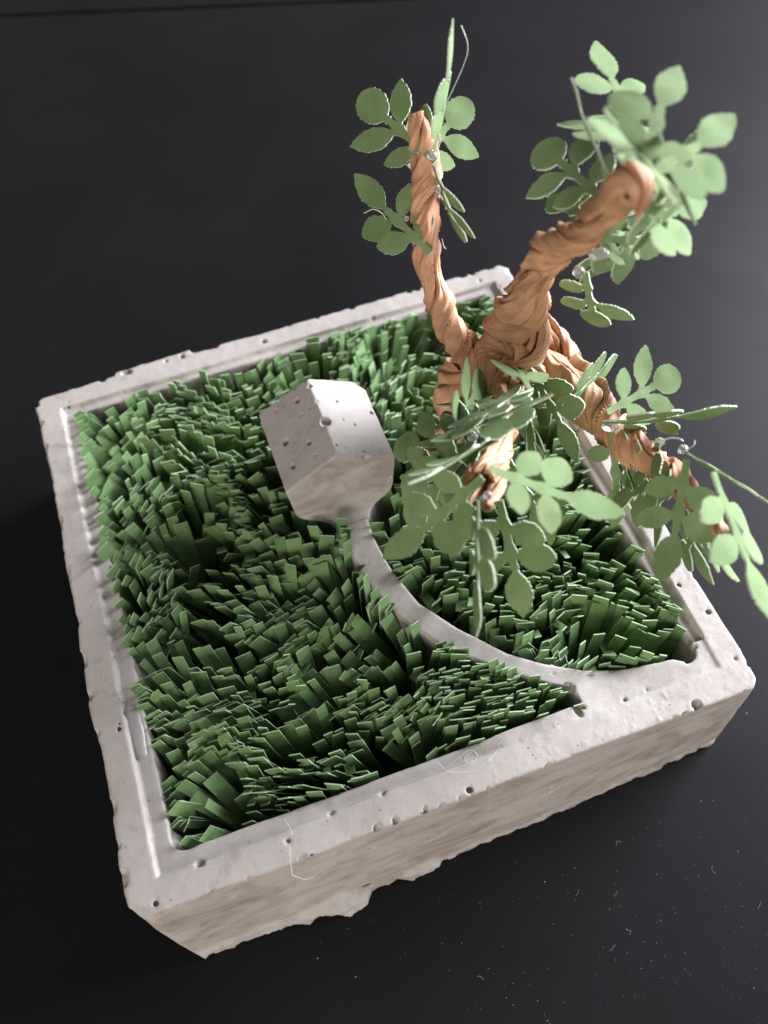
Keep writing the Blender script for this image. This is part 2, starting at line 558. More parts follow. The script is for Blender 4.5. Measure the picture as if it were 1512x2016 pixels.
def submesh(name, V, Q, VN, mask, mats):
    q_ = Q[mask]
    used, inv = np.unique(q_, return_inverse=True)
    me = mesh_np(name, V[used], inv.reshape(q_.shape), mats)
    me.normals_split_custom_set_from_vertices(VN[used].tolist())
    return me

VN = vnormals(V, Q)
C_ = V[Q].mean(1)
in_path = (np.abs(C_[:, 0]) < 42.0) & (C_[:, 1] > -41.9) & (C_[:, 1] < 42.5) & (C_[:, 2] > -14.6)
planter = thing('concrete_planter', (0, 0, 0), 'square grey cast concrete tray with chipped rim and a raised curved path inside', 'planter')
link('tray', submesh('tray', V, Q, VN, ~in_path, [M_CONC]), planter)
link('path', submesh('path', V, Q, VN, in_path, [M_CONC]), planter)

# the little gabled block at the head of the path
HH = 0.22
hx = np.arange(-12.5, 12.0, HH)
hy = np.arange(-3.0, 23.2, HH)
hz = np.arange(-2.4, 19.4, HH)
XX, YY, ZZ = np.meshgrid(hx, hy, hz, indexing='ij')
def plane(nx, nz, px, pz):
    l = math.hypot(nx, nz)
    return ((XX - px) * nx + (ZZ - pz) * nz) / l
ridge = (-0.7, 17.65)
wob = 0.04 * fbm(XX * 0.35, YY * 0.35, ZZ * 0.35, 2) + 0.015 * vnoise(XX * 1.6, YY * 1.6, ZZ * 1.6)
hd = plane(-5.7, 9.65, *ridge)
hd = smax(hd, plane(5.4, 9.5, *ridge), 0.15)
hd = smax(hd, plane(-1, -0.10, -10.3, 11.9), 0.3)
hd = smax(hd, plane(1, -0.10, 8.9, 12.2), 0.3)
hd = smax(hd, plane(-1, -1.25, -9.6, 3.4), 1.4)
hd = smax(hd, plane(1, -1.25, 8.3, 3.4), 1.4)
hd = smax(hd, 2.95 - YY + 0.03 * (ZZ - 8), 0.25)
hd = smax(hd, YY - 20.8 + 0.05 * (ZZ - 8), 0.3)
hd = np.maximum(hd, ((XX - 8.9) + (YY - 20.8) + 2.2) * 0.7)
# foot that runs out onto the path
foot = np.maximum(np.abs(XX + 0.1) - 2.7, np.maximum(1.3 - YY, YY - 15))
foot = np.maximum(foot, ZZ + 0.6)
kk = 2.6
hq = np.clip(0.5 + 0.5 * (foot - hd) / kk, 0, 1)
hd = foot * (1 - hq) + hd * hq - kk * hq * (1 - hq)
hd = (np.maximum(hd, -ZZ - 2.2) + wob).astype(np.float32)
ho = np.array([hx[0], hy[0], hz[0]])
nl, nr, nf = (-5.7, 0, 9.65), (5.4, 0, 9.5), (0, -1, 0)
pr = (ridge[0], 10, ridge[1])
zc = lambda a, b: (450 + a * 400 / 1512, 700 + b * 400 / 1512)
for (a, b, r, nn) in [(510, 338, 0.62, nl), (355, 410, 0.34, nl), (425, 640, 0.85, nl), (597, 652, 0.5, nl), (480, 820, 0.55, nl), (601, 385, 0.3, nl),
                      (645, 740, 0.28, nl), (540, 440, 0.25, nl), (715, 485, 1.15, nl), (655, 335, 0.4, nl), (803, 343, 0.32, nr), (934, 514, 0.4, nr),
                      (848, 475, 0.25, nr), (1068, 425, 0.5, nr), (1005, 712, 0.25, nr), (870, 685, 0.28, nr), (1025, 760, 0.9, nr), (1180, 790, 1.3, nr),
                      (980, 755, 0.6, nr), (700, 830, 0.45, nf), (1090, 838, 0.4, nf), (685, 845, 0.3, nf), (1220, 900, 0.35, nf), (780, 860, 0.25, nf),
                      (600, 225, 0.5, nl), (560, 175, 0.8, nl), (480, 240, 0.5, nl), (375, 325, 0.6, nl), (770, 605, 0.25, nr), (800, 665, 0.3, nr)]:
    u, v = zc(a, b)
    p = on_plane(u, v, nn, pr if nn is not nf else (0, 2.95, 0))
    n_ = np.array(nn, float)
    n_ /= np.linalg.norm(n_)
    carve(hd, ho, HH, p - n_ * r * 0.3, r * 0.85)
for _ in range(5):
    t = random.random()
    carve(hd, ho, HH, (ridge[0] + random.uniform(-.2, .2), 3 + 17.5 * t, ridge[1] + 0.05), random.uniform(0.2, 0.4))
V, Q = surface_nets(hd, ho, HH)
house = link('gabled_block', submesh('gabled_block', V, Q, vnormals(V, Q), np.ones(len(Q), bool), [M_CONC]), planter,
             label='small pitched concrete block with dark pores at the head of the path')

# ------------------------------------------------------------------ paper grass
def blade_mesh(w, L, bend, tipcut, k, twist=0.0, fold=None):
    t = 0.09
    seg = 5
    vs, fs, mi = [], [], []
    for i in range(seg + 1):
        s = i / seg
        ww = w * (1 - 0.06 * s)
        z = L * s
        y = bend * s * s
        if fold and s > fold[0]:
            y += (s - fold[0]) * L * fold[1]
            z -= (s - fold[0]) * L * abs(fold[1]) * 0.45
        a = twist * s
        for sx, sy in ((-1, -1), (1, -1), (1, 1), (-1, 1)):
            x = sx * ww / 2
            zz = z + (tipcut * sx if i == seg else 0)
            vs.append((x * math.cos(a) - sy * t * math.sin(a), y + x * math.sin(a) + sy * t * math.cos(a), zz))
    for i in range(seg):
        b = 4 * i
        for j in range(4):
            fs.append([b + j, b + (j + 1) % 4, b + 4 + (j + 1) % 4, b + 4 + j])
            mi.append(1 if j in (1, 3) else 0)
    fs.append([3, 2, 1, 0]); mi.append(0)
    b = 4 * seg
    fs.append([b, b + 1, b + 2, b + 3]); mi.append(1)
    return np.array(vs), np.array(fs), np.array(mi)

variants = []
for k in range(64):
    fold = None
    if k % 16 == 5:
        fold = (random.uniform(0.6, 0.8), random.choice([-1, 1]) * random.uniform(0.5, 1.1))
    variants.append(blade_mesh(random.choice([1.3, 1.6, 1.8, 2.0, 2.2, 2.7]) * random.uniform(0.93, 1.07), random.uniform(14.3, 15.7), random.uniform(0.4, 0.9),
                               random.uniform(-0.28, 0.28), k, random.uniform(-0.12, 0.12), fold))
vmesh = [mesh_np('blade', v, f, [M_GRASS, M_GEDGE], smooth=False, mat_idx=mi) for v, f, mi in variants]

HOLES = [(-24.4, 19.8, 2.6), (26, 12, 5.5), (7.5, -17.0, 2.4), (16, -23.5, 3.6), (41.5, -40.5, 2.2), (26, -9, 3.0), (-26, -16.5, 1.8), (-20, -31, 1.2)]

def sd(x, y):
    return float(pocket2d(np.array([[x]]), np.array([[y]]))[0, 0])

def grow(xr, yr, keep, clear, seed, slope, cxm, half, amp=7.0):
    """rows of fringed paper strip; each row wanders, each strip has its own height and splay"""
    out = []
    c = yr[0] - 14
    row = 0
    while c < yr[1] + 14:
        c += random.choice([0.75, 0.9, 1.1, 1.35, 1.9])
        row += 1
        x = xr[0] + random.uniform(0, 2)
        left = 0
        y = c
        while x < xr[1]:
            if left <= 0:                                     # a new strip starts
                left = random.randint(3, 9)
                sdz = random.uniform(-2.4, 0.9)
                sln = random.gauss(0, 0.09)
                gap = random.random() < 0.09
                srl = random.gauss(0, 0.13)
            left -= 1
            for _k in range(5):
                wv = amp * float(vnoise(x * 0.058 + seed, y * 0.05, seed)) + 1.9 * float(vnoise(x * 0.17, y * 0.12, seed + 3)) + slope * (x - cxm)
                y = c + wv
            e = 0.6
            wv2 = amp * float(vnoise((x + e) * 0.058 + seed, y * 0.05, seed)) + 1.9 * float(vnoise((x + e) * 0.17, y * 0.12, seed + 3)) + slope * (x + e - cxm)
            ang = math.atan2(wv2 - wv, e)
            dense = x > 3 and y < -26 or y > 35 or (x - 2) ** 2 / 90 + (y + 33) ** 2 / 40 < 1
            if dense:
                gap = False
                sdz = max(sdz, -0.6)
            v = random.randrange(64)
            w = variants[v][0][:, 0].max() * 2
            px, py = x, y
            x += max(w * math.cos(ang), 0.6) * 1.0
            if not (yr[0] < py < yr[1]):
                continue
            if gap or (not dense and float(vnoise(px * 0.21 + seed, py * 0.25, 2.2)) < -0.56) or any(math.hypot(px - a, py - b) < c_ for a, b, c_ in HOLES) or not keep(px, py):
                continue
            lean = 0.46 * float(vnoise(px * 0.12 + seed, py * 0.13, seed + 9)) + 0.02 + sln + random.gauss(0, 0.04)
            roll = 0.24 * float(np.clip((px - cxm) / half, -1.2, 1.2)) ** 3 + 0.42 * float(vnoise(px * 0.13, py * 0.12 + seed, seed + 20)) + srl + random.gauss(0, 0.03)
            near = sd(px, py)
            if near > -3.5:                                   # blades by a wall are pushed over towards it
                g = np.array([sd(px + 0.4, py) - near, sd(px, py + 0.4) - near]) / 0.4
                tx = np.array([math.cos(ang), math.sin(ang)])
                nn = np.array([-tx[1], tx[0]])
                k_ = (near + 3.5) / 3.5
                lean += 0.34 * k_ * float(g @ nn)
                roll += 0.24 * k_ * float(g @ tx)
            dz = sdz + 0.7 * float(vnoise(px * 0.12, py * 0.12, seed + 30)) + random.uniform(-0.25, 0.25) + clear(px, py)
            if random.random() < 0.015:
                roll += random.uniform(-0.5, 0.5)
                lean += random.uniform(-0.3, 0.3)
            yaw = ang + math.pi / 2
            for _k in range(8):
                dx = math.tan(roll) * math.cos(ang) + math.tan(lean) * math.cos(yaw)
                dy = math.tan(roll) * math.sin(ang) + math.tan(lean) * math.sin(yaw)
                if sd(px + 14.3 * dx, py + 14.3 * dy) < -0.3:
                    break
                lean *= 0.78
                roll *= 0.78
            out.append((px, py, lean, yaw, v, roll, dz))
    if seed == 3.7:
        yk = -43.0
        while yk < -27:
            yk += random.uniform(1.0, 1.35)
            x = -2 + random.uniform(0, 2)
            while x < 23:
                v = random.randrange(64)
                x += variants[v][0][:, 0].max() * 1.9
                py = yk - 0.12 * (x - 4) + 0.8 * float(vnoise(x * 0.2, yk * 0.3, 6))
                if keep(x, py) and random.random() < 0.9:
                    out.append((x, py, random.gauss(-0.05, 0.05), math.pi / 2 - 0.12, v, 0.06 + random.gauss(0, 0.07), random.uniform(-0.9, 0.3)))
    return out

def path_x(y):                                                   # centre line of the path
    return float(np.interp(y, [-42, -36, -30, -24, -16, -8, 0, 25], [30, 20, 13.5, 7.5, 2.7, 0.5, 0.2, 0.0]))

def build_grass(name, blades, label, left_side):
    t = thing(name, (0, 0, 0), label, 'paper grass')
    rec = []
    for (px, py, lean, yaw, v, roll, dz) in blades:
        # local: width along x, face normal along -y/+y, bends towards +y
        ay = yaw - math.pi / 2
        Rm = Matrix.Rotation(ay, 3, 'Z') @ Matrix.Rotation(-lean, 3, 'X') @ Matrix.Rotation(roll, 3, 'Y')
        Lm = variants[v][0][:, 2].max()
        tip = np.array((px, py, -14.9)) + np.array(Rm @ Vector((0, 0, Lm)))
        base = np.array((px, py, -14.9 + dz * 0.0))
        nrm = np.array(Rm @ Vector((0, 1, 0)))
        vw = CAM - tip
        dist = np.linalg.norm(vw)
        facing = abs(nrm @ vw) / dist
        rec.append((tip[2] * 0.12 + facing * 1.4 + 150 / dist + random.random() * 0.2, Rm, base, v, dz))
    rec.sort(key=lambda r: -r[0])
    for s, Rm, base, v, dz in rec[:300]:
        o = link('blade', vmesh[v], t)
        M4 = Rm.to_4x4()
        sc = 1 + dz * 0.066
        M4 = M4 @ Matrix.Diagonal((1, 1, sc, 1))
        M4.translation = Vector(base) * MM
        o.matrix_local = M4
    vs, fs, mi = [], [], []
    off = 0
    for s, Rm, base, v, dz in rec[300:]:
        a = variants[v][0] * np.array([1, 1, 1 + dz * 0.066])
        vs.append(a @ np.array(Rm).T + base)
        fs.append(variants[v][1] + off)
        mi.append(variants[v][2])
        off += len(a)
    if vs:
        me = mesh_np('blades', np.concatenate(vs), np.concatenate(fs), [M_GRASS, M_GEDGE], smooth=False, mat_idx=np.concatenate(mi))
        link('blades', me, t, kind='stuff')
    # dark sheet added over the pocket floor so gaps between blades read as shade
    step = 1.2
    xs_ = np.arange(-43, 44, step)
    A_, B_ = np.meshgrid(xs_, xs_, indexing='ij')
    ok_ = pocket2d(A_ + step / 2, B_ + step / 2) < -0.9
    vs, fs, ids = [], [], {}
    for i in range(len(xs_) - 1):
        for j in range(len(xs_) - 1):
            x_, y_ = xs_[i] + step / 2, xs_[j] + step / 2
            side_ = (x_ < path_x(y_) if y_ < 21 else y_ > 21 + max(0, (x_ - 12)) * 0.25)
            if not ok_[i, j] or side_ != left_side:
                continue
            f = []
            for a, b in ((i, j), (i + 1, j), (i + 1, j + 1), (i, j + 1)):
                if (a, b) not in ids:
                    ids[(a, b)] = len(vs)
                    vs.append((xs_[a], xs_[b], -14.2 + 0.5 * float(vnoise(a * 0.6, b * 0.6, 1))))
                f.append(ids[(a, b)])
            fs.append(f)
    link('gap_shade_sheet', mesh_np('gap_shade_sheet', vs, faces=fs, mats=[M_GAP_SHADE]), t)
    return len(rec)

def in_left(x, y):
    if y < -20 and x < -41.0:
        return False
    if sd(x, y) > (-0.55 if y < 3 and -6 < x < 24 and y > -39 else -1.1):
        return False
    return x < path_x(y) if y < 21 else y > 21 + max(0, (x - 12)) * 0.25
def in_right(x, y):
    if sd(x, y) > (-3.0 if -31 < y < 6 and x < path_x(y) + 9 else -0.9):
        return False
    return x > path_x(y) if y < 21 else y <= 21 + max(0, (x - 12)) * 0.25 and x > 9
def clear_left(x, y):
    if -15 < x < -3 and -7 < y < 5 or -13 < x < -10 and y < 18 and y > 0:
        return 2.2                                            # tall strips crowd the foot of the block
    return 1.1 if x < -37 and y > -18 else (1.2 if y < 0 and x > path_x(y) - 7 else 0.0)
def clear_right(x, y):
    return 0.0
random.seed(58)
nL = build_grass('paper_lawn', grow((-43, 44), (-43, 44), in_left, clear_left, 3.7, 0.05, -14, 27), 'large field of upright dark green paper strips left of and behind the concrete path', True)
nR = build_grass('paper_lawn', grow((-2, 44), (-42, 30), in_right, clear_right, 11.2, -0.30, 24, 17, 6.0), 'smaller patch of green paper strips under the tree, right of the curved path', False)
print('BLADES', nL, nR)

# ------------------------------------------------------------------ paper tree
tree = thing('paper_tree', (0, 0, 0), 'bonsai-like tree of twisted brown paper with punched sage green paper leaves', 'paper tree')

def catmull(P, n):
    P = np.array(P, float)
    P = np.vstack([2 * P[0] - P[1], P, 2 * P[-1] - P[-2]])
    out = []
    for i in range(1, len(P) - 2):
        for t in np.linspace(0, 1, n, endpoint=False):
            a, b, c, d = P[i - 1], P[i], P[i + 1], P[i + 2]
            out.append(0.5 * ((2 * b) + (-a + c) * t + (2 * a - 5 * b + 4 * c - d) * t * t + (-a + 3 * b - 3 * c + d) * t ** 3))
    out.append(P[-2])
    return np.array(out)

def twisted(name, ctrl, twist=0.32, wraps=2, seed=0, flat=0.0, hollow=True, fold=0.24, label=None):
    """ctrl rows: x y z radius (mm); a sheet of paper twisted into a rope"""
    C = catmull(ctrl, 14)
    seglen = np.linalg.norm(np.diff(C[:, :3], axis=0), axis=1)
    s = np.concatenate([[0], np.cumsum(seglen)])
    n = max(int(s[-1] / 0.32), 12)
    ss = np.linspace(0, s[-1], n)
    C = np.stack([np.interp(ss, s, C[:, k]) for k in range(4)], 1)
    # a twisted rope wanders a little
    env = np.clip(np.minimum(ss, ss[-1] - ss) / 4.0, 0, 1)
    for k in range(3):
        C[:, k] += 0.55 * env * vnoise(ss * 0.16 + 3 * k, seed * 1.7 + k, 0.5)
    tan = np.gradient(C[:, :3], axis=0)
    tan /= np.linalg.norm(tan, axis=1)[:, None]
    up = np.array([0.3, 0.2, 1.0])
    up -= tan[0] * (up @ tan[0])
    up /= np.linalg.norm(up)
    NT = 144
    th = np.linspace(0, 2 * math.pi, NT, endpoint=False)
    verts, streak_shade = [], []
    N_ = up
    for i in range(n):
        T_ = tan[i]
        N_ = N_ - T_ * (N_ @ T_)
        N_ /= np.linalg.norm(N_)
        B_ = np.cross(T_, N_)
        a = th - twist * ss[i] - 0.6 * math.sin(ss[i] * 0.23 + seed)
        u = (a / (2 * math.pi)) % 1.0
        r = np.ones(NT)
        # overlapping wraps: a slow swell that falls off sharply at the sheet's edge
        w = (u * wraps + 0.18 * math.sin(ss[i] * 0.4 + seed)) % 1.0
        r += fold * (w ** 0.8 - 0.55) * 1.3
        r -= 0.50 * np.clip(1 - np.abs(w - 0.03) / 0.055, 0, 1)
        w2 = (u * (wraps + 1) + 0.37 + 0.25 * math.sin(ss[i] * 0.31 + 2 * seed)) % 1.0
        r -= 0.30 * np.clip(1 - np.abs(w2 - 0.5) / 0.045, 0, 1) * (0.5 + 0.5 * math.sin(ss[i] * 0.5 + seed * 3))
        # the stiff sheet folds into flats between its creases
        sec = (u * 5 + 0.3 * math.sin(ss[i] * 0.7 + seed)) % 1.0
        r *= (math.cos(math.pi / 5) / np.cos((sec - 0.5) * 2 * math.pi / 5)) ** 0.9 * 1.1
        # fine pleats running with the twist
        cu, su = np.cos(a), np.sin(a)
        pl = vnoise(cu * 2.6 + seed, su * 2.6 + 5, ss[i] * 0.10 + seed)
        pl2 = vnoise(cu * 5.5 + seed, su * 5.5 + 9, ss[i] * 0.16 + seed)
        r += 0.06 * pl - 0.05 * np.clip(1 - np.abs(pl2) * 9, 0, 1) * (0.4 + 0.6 * np.clip(pl * 2 + 0.5, 0, 1)) + 0.03 * np.abs(pl2)
        R = C[i, 3] * r * (1 + 0.17 * vnoise(ss[i] * 0.28, seed, 3.3))
        cx, cy = np.cos(th) * R, np.sin(th) * R * (1 - flat)
        verts.append(C[i, :3] + np.outer(cx, N_) + np.outer(cy, B_))
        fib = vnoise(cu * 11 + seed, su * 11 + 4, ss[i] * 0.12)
        streak_shade.append(0.45 + 0.35 * pl2 + 0.25 * pl + 0.16 * fib - 0.5 * np.exp(-((w - 0.03) / 0.04) ** 2))  # last term paints crease shade into the colour
    # end cap: folded inwards like the mouth of a rolled sheet
    last = verts[-1]
    cen = C[-1, :3]
    T_ = tan[-1]
    for f, dpt in ((0.80, 0.35), (0.66, -0.1), (0.5, -0.9), (0.25, -1.2), (0.05, -1.0)):
        verts.append(cen + (last - cen) * f * (1 + 0.12 * np.sin(th * 3 + seed + 9 * f))[:, None] + T_ * dpt * C[-1, 3] * 0.6)
        streak_shade.append(np.full(NT, 0.25 if f < 0.7 else 0.6))  # inner rings of the mouth get painted shade
    rows = len(verts)
    V = np.concatenate(verts)
    i = np.arange(rows - 1)[:, None] * NT
    j = np.arange(NT)[None, :]
    j1 = (j + 1) % NT
    Q = np.stack([i + j, i + j1, i + NT + j1, i + NT + j], -1).reshape(-1, 4)
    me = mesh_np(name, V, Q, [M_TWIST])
    at_ = me.attributes.new('streak_shade', 'FLOAT', 'POINT')
    at_.data.foreach_set('value', np.clip(np.concatenate(streak_shade), 0, 1).astype(np.float32))
    o = link(name, me, tree)
    if label:
        o['label'] = label
    return o

def P(u, v, d, r):
    return (*at(u, v, d), r)

twisted('trunk', [(28, 12, -15, 4.6), (28.5, 11, -5, 4.4), (29, 9, 6, 4.2), P(985, 720, 152, 4.2), P(1000, 680, 147, 3.9)], 0.22, 3, 1)
twisted('root', [(28, 13, 8, 3.2), (25, 13, 4, 3.2), (21.5, 12.5, -2, 2.8), (18, 12, -9, 2.5), (16, 12, -14, 2.0)], 0.3, 2, 2)
twisted('branch', [P(990, 740, 152, 2.9), P(945, 712, 149, 2.6), P(895, 660, 147, 2.3), P(862, 600, 145, 2.15), P(845, 530, 143, 2.0), P(842, 460, 142, 2.25), P(840, 380, 141, 2.1),
                   P(838, 310, 140, 2.1), P(828, 262, 139, 1.9), P(818, 225, 139, 1.1)], 0.33, 2, 3, label='slim left branch rising nearly upright')
twisted('branch', [P(985, 725, 150, 3.6), P(1000, 660, 144, 3.8), P(1025, 605, 137, 3.3), P(1048, 555, 131, 2.7), P(1082, 498, 124, 2.5), P(1135, 468, 117, 2.0), P(1178, 422, 110, 1.95),
                   P(1212, 398, 104, 1.6), P(1232, 382, 100, 1.6), P(1240, 374, 98, 1.2)], 0.25, 3, 4, label='thickest branch, curving up to the right')
twisted('branch', [P(985, 705, 146, 3.4), P(990, 750, 141, 2.8), P(997, 800, 136, 2.4), P(990, 850, 130, 2.2), P(972, 905, 123, 2.1), P(950, 950, 117, 2.3)], 0.12, 3, 5, fold=0.3,
        label='front branch pointing towards the viewer')
twisted('branch_tip', [P(985, 890, 126, 1.5), P(985, 930, 121, 1.4), P(975, 965, 117, 1.1), P(958, 1000, 114, 0.7)], 0.2, 2, 6)
twisted('branch_tip', [P(950, 900, 125, 1.5), P(935, 945, 119, 1.5), P(922, 975, 116, 1.0), P(915, 990, 115, 0.6)], 0.2, 2, 7)
twisted('branch', [P(1030, 700, 150, 3.2), P(1080, 730, 149, 3.6), P(1130, 765, 148, 3.4), P(1180, 815, 146, 3.0), P(1225, 865, 142, 2.7), P(1280, 905, 137, 2.3), P(1330, 940, 133, 2.0),
                   P(1370, 985, 129, 1.7), P(1400, 1020, 126, 1.5), P(1432, 1060, 123, 0.7)], 0.28, 2, 8, label='low right branch reaching over the rim')
twisted('branch_tip', [P(1185, 400, 103, 1.2), P(1203, 362, 99, 1.5), P(1228, 345, 97, 1.4), P(1256, 362, 96.5, 1.25), P(1262, 395, 97.5, 1.0), P(1254, 428, 99, 0.35)], 0.55, 2, 21, flat=0.35, fold=0.3)
# overlapping loops of the knot where the branches meet
twisted('knot_loop', [P(950, 735, 150, 1.7), P(955, 690, 145, 1.9), P(985, 668, 141, 1.9), P(1018, 690, 140, 1.8), P(1030, 740, 143, 1.6), P(1020, 790, 147, 1.3)], 0.2, 2, 9)
twisted('knot_loop', [P(1040, 615, 141, 1.8), P(1062, 650, 140, 2.0), P(1055, 690, 140, 1.9), P(1020, 715, 141, 1.7), P(985, 745, 146, 1.4)], 0.2, 2, 10)
twisted('knot_loop', [P(960, 770, 152, 1.6), P(985, 735, 144, 2.2), P(1010, 722, 141.5, 2.2), P(1042, 735, 143, 1.8), P(1075, 760, 149, 1.5)], 0.2, 2, 11)
twisted('knot_loop', [P(1055, 640, 150, 2.0), P(1090, 670, 152, 2.1), P(1118, 705, 153, 2.0), P(1140, 750, 155, 1.8)], 0.2, 2, 12)
twisted('knot_loop', [P(920, 720, 156, 2.6), P(890, 760, 160, 2.8), P(885, 800, 163, 2.4), P(890, 830, 167, 2.0)], 0.2, 2, 13)

# punched sprigs: (t along the stem, side, angle, length, width, pointedness)
SPRIG_A = dict(stem=11.2, leaves=[(1.0, 0, 0, 6.1, 5.4, 0.0), (0.74, 1, 62, 7.7, 3.6, 0.8), (0.74, -1, 58, 7.4, 3.5, 0.8), (0.34, 1, 62, 5.8, 3.1, 0.3), (0.34, -1, 62, 5.8, 3.1, 0.35)])
SPRIG_B = dict(stem=10.2, leaves=[(1.0, 0, -4, 8.6, 3.9, 0.9), (0.80, 1, 74, 5.9, 4.5, 0.1), (0.74, -1, 66, 6.1, 3.2, 0.3), (0.36, 1, 60, 6.0, 3.7, 0.2), (0.30, -1, 66, 5.4, 3.1, 0.3)])

def sheet_mesh(name, outline, thick, bend, wr):
    """flat outline (2-D, mm) -> paper with thickness, gently curled; outline is a ladder of left/right pairs"""
    n = len(outline) // 2
    Lf, Rt = outline[:n], outline[n:]
    K = 5
    top = []
    for i in range(n):
        for k in range(K):
            f = k / (K - 1)
            top.append(Lf[i] * (1 - f) + Rt[i] * f)
    top = np.array(top)
    z = bend(top[:, 0], top[:, 1]) + wr * vnoise(top[:, 0] * 0.35 + 3 * wr, top[:, 1] * 0.35, 4.4)
    A = np.column_stack([top, z + thick / 2])
    B = np.column_stack([top, z - thick / 2])
    V = np.vstack([A, B])
    off = len(A)
    faces, mi = [], []
    for i in range(n - 1):
        for k in range(K - 1):
            a = i * K + k
            faces.append([a, a + 1, a + K + 1, a + K]); mi.append(0)
            faces.append([off + a, off + a + K, off + a + K + 1, off + a + 1]); mi.append(0)
        for k in (0, K - 1):
            a = i * K + k
            f = [a, a + K, off + a + K, off + a]
            faces.append(f if k == 0 else f[::-1]); mi.append(1)
    for i in (0, n - 1):
        for k in range(K - 1):
            a = i * K + k
            f = [a, off + a, off + a + 1, a + 1]
            faces.append(f if i == 0 else f[::-1]); mi.append(1)
    # paper frays a little where the punch tore it
    me = mesh_np(name, V, faces, [M_LEAF, M_LEDGE], smooth=False, mat_idx=mi)
    return me

def leaf_outline(L, W, pt, seed, b0, fill=0.9):
    n = 34
    t = np.linspace(0, 1, n)
    tt = np.clip((t - 0.10) / 0.90, 0, 1)
    body = np.sin(np.pi * tt) ** 0.62
    if pt > 0:
        body = body * (1 - pt) + pt * (np.sin(np.pi * tt ** 0.92) ** 0.85)
    else:
        body = np.sqrt(np.clip(1 - (2 * tt - 1) ** 2, 0, 1))
    neck = 0.38 + fill * np.exp(-(t / 0.08) ** 1.3)
    neck = np.where(t < 0.4, neck, 0)
    half = np.maximum(body * W / 2, neck)
    half[-1] = 0.10
    fr = 0.06 * rng.standard_normal((2, n)) + 0.05 * np.abs(rng.standard_normal((2, n)))
    l = np.column_stack([b0 + t * L, half + fr[0]])
    r = np.column_stack([b0 + t * L, -half + fr[1]])
    return np.vstack([l, r])

def rot2(P_, a):
    c, s = math.cos(a), math.sin(a)
    return np.column_stack([P_[:, 0] * c - P_[:, 1] * s, P_[:, 0] * s + P_[:, 1] * c])

LIGHT_DIR = np.array([0.93, 0.17, 0.32])
def sprig(base, tip, d, side=0, roll=0.0, kind='A', L=17.0, curl=None, flip=False, drop=(), dtip=None, lit=None):
    Pb = at(*base, d)
    dirn = ray(*tip)
    # the tip lies on its pixel's ray, L mm from the base
    w = Pb - CAM
    b = dirn @ w
    disc = b * b - (w @ w - L * L)
    if dtip is not None:
        Pt = at(*tip, dtip)
    elif disc > 0:
        Pt = CAM + dirn * (b + (1 if side >= 0 else -1) * math.sqrt(disc))
    else:
        Pt = CAM + dirn * b
    ax = Pt - Pb
    Ls = np.linalg.norm(ax)
    sc = min(max(Ls / 18.3, 0.55), 1.35)
    ax /= Ls
    view = CAM - (Pb + Pt) / 2
    n = view - ax * (view @ ax)
    n /= np.linalg.norm(n)
    if lit is not None:                                   # turned so that the seen side also faces the window
        n = LIGHT_DIR * lit + n * (1 - lit)
        n -= ax * (n @ ax)
        n /= np.linalg.norm(n)
    n = rod(n, ax, math.radians(roll))
    yv = np.cross(n, ax)
    M4 = Matrix(((ax[0], yv[0], n[0], Pb[0] * MM), (ax[1], yv[1], n[1], Pb[1] * MM), (ax[2], yv[2], n[2], Pb[2] * MM), (0, 0, 0, 1)))
    M4 = M4 @ Matrix.Scale(sc, 4)
    tpl = SPRIG_A if kind == 'A' else SPRIG_B
    c = random.uniform(-0.009, 0.009) if curl is None else curl
    c2 = random.uniform(-0.03, 0.03)
    bend = lambda x, y: c * (x - 3) ** 2 + c2 * y ** 2
    S = tpl['stem']
    xs = np.linspace(0, S, 30)
    hw = 0.52 + 0.30 * np.exp(-((xs - S * 0.36) / 0.9) ** 2) + 0.42 * np.exp(-((xs - S * 0.75) / 1.0) ** 2)
    hw = hw + 0.02 * rng.standard_normal(30)
    out = np.vstack([np.column_stack([xs, hw]), np.column_stack([xs, -hw])])
    st = link('sprig', sheet_mesh('sprig', out, 0.30, bend, 0.15), tree)
    st.matrix_local = M4
    for q_, (t, sd_, ang, LL, W, pt) in enumerate(tpl['leaves']):
        if q_ in drop:
            continue
        o2 = leaf_outline(LL * random.uniform(0.93, 1.05), W * random.uniform(0.93, 1.06), pt, q_, 0.2 if sd_ else -0.5, 0.45 if sd_ else 0.3)
        a = math.radians(ang + random.uniform(-5, 5)) * (sd_ if sd_ else 1)
        if flip:
            a = -a
        o2 = rot2(o2, a) + np.array([S * t, 0])
        lf = link('leaf', sheet_mesh('leaf', o2, 0.26, bend, 0.15), st)
    return st

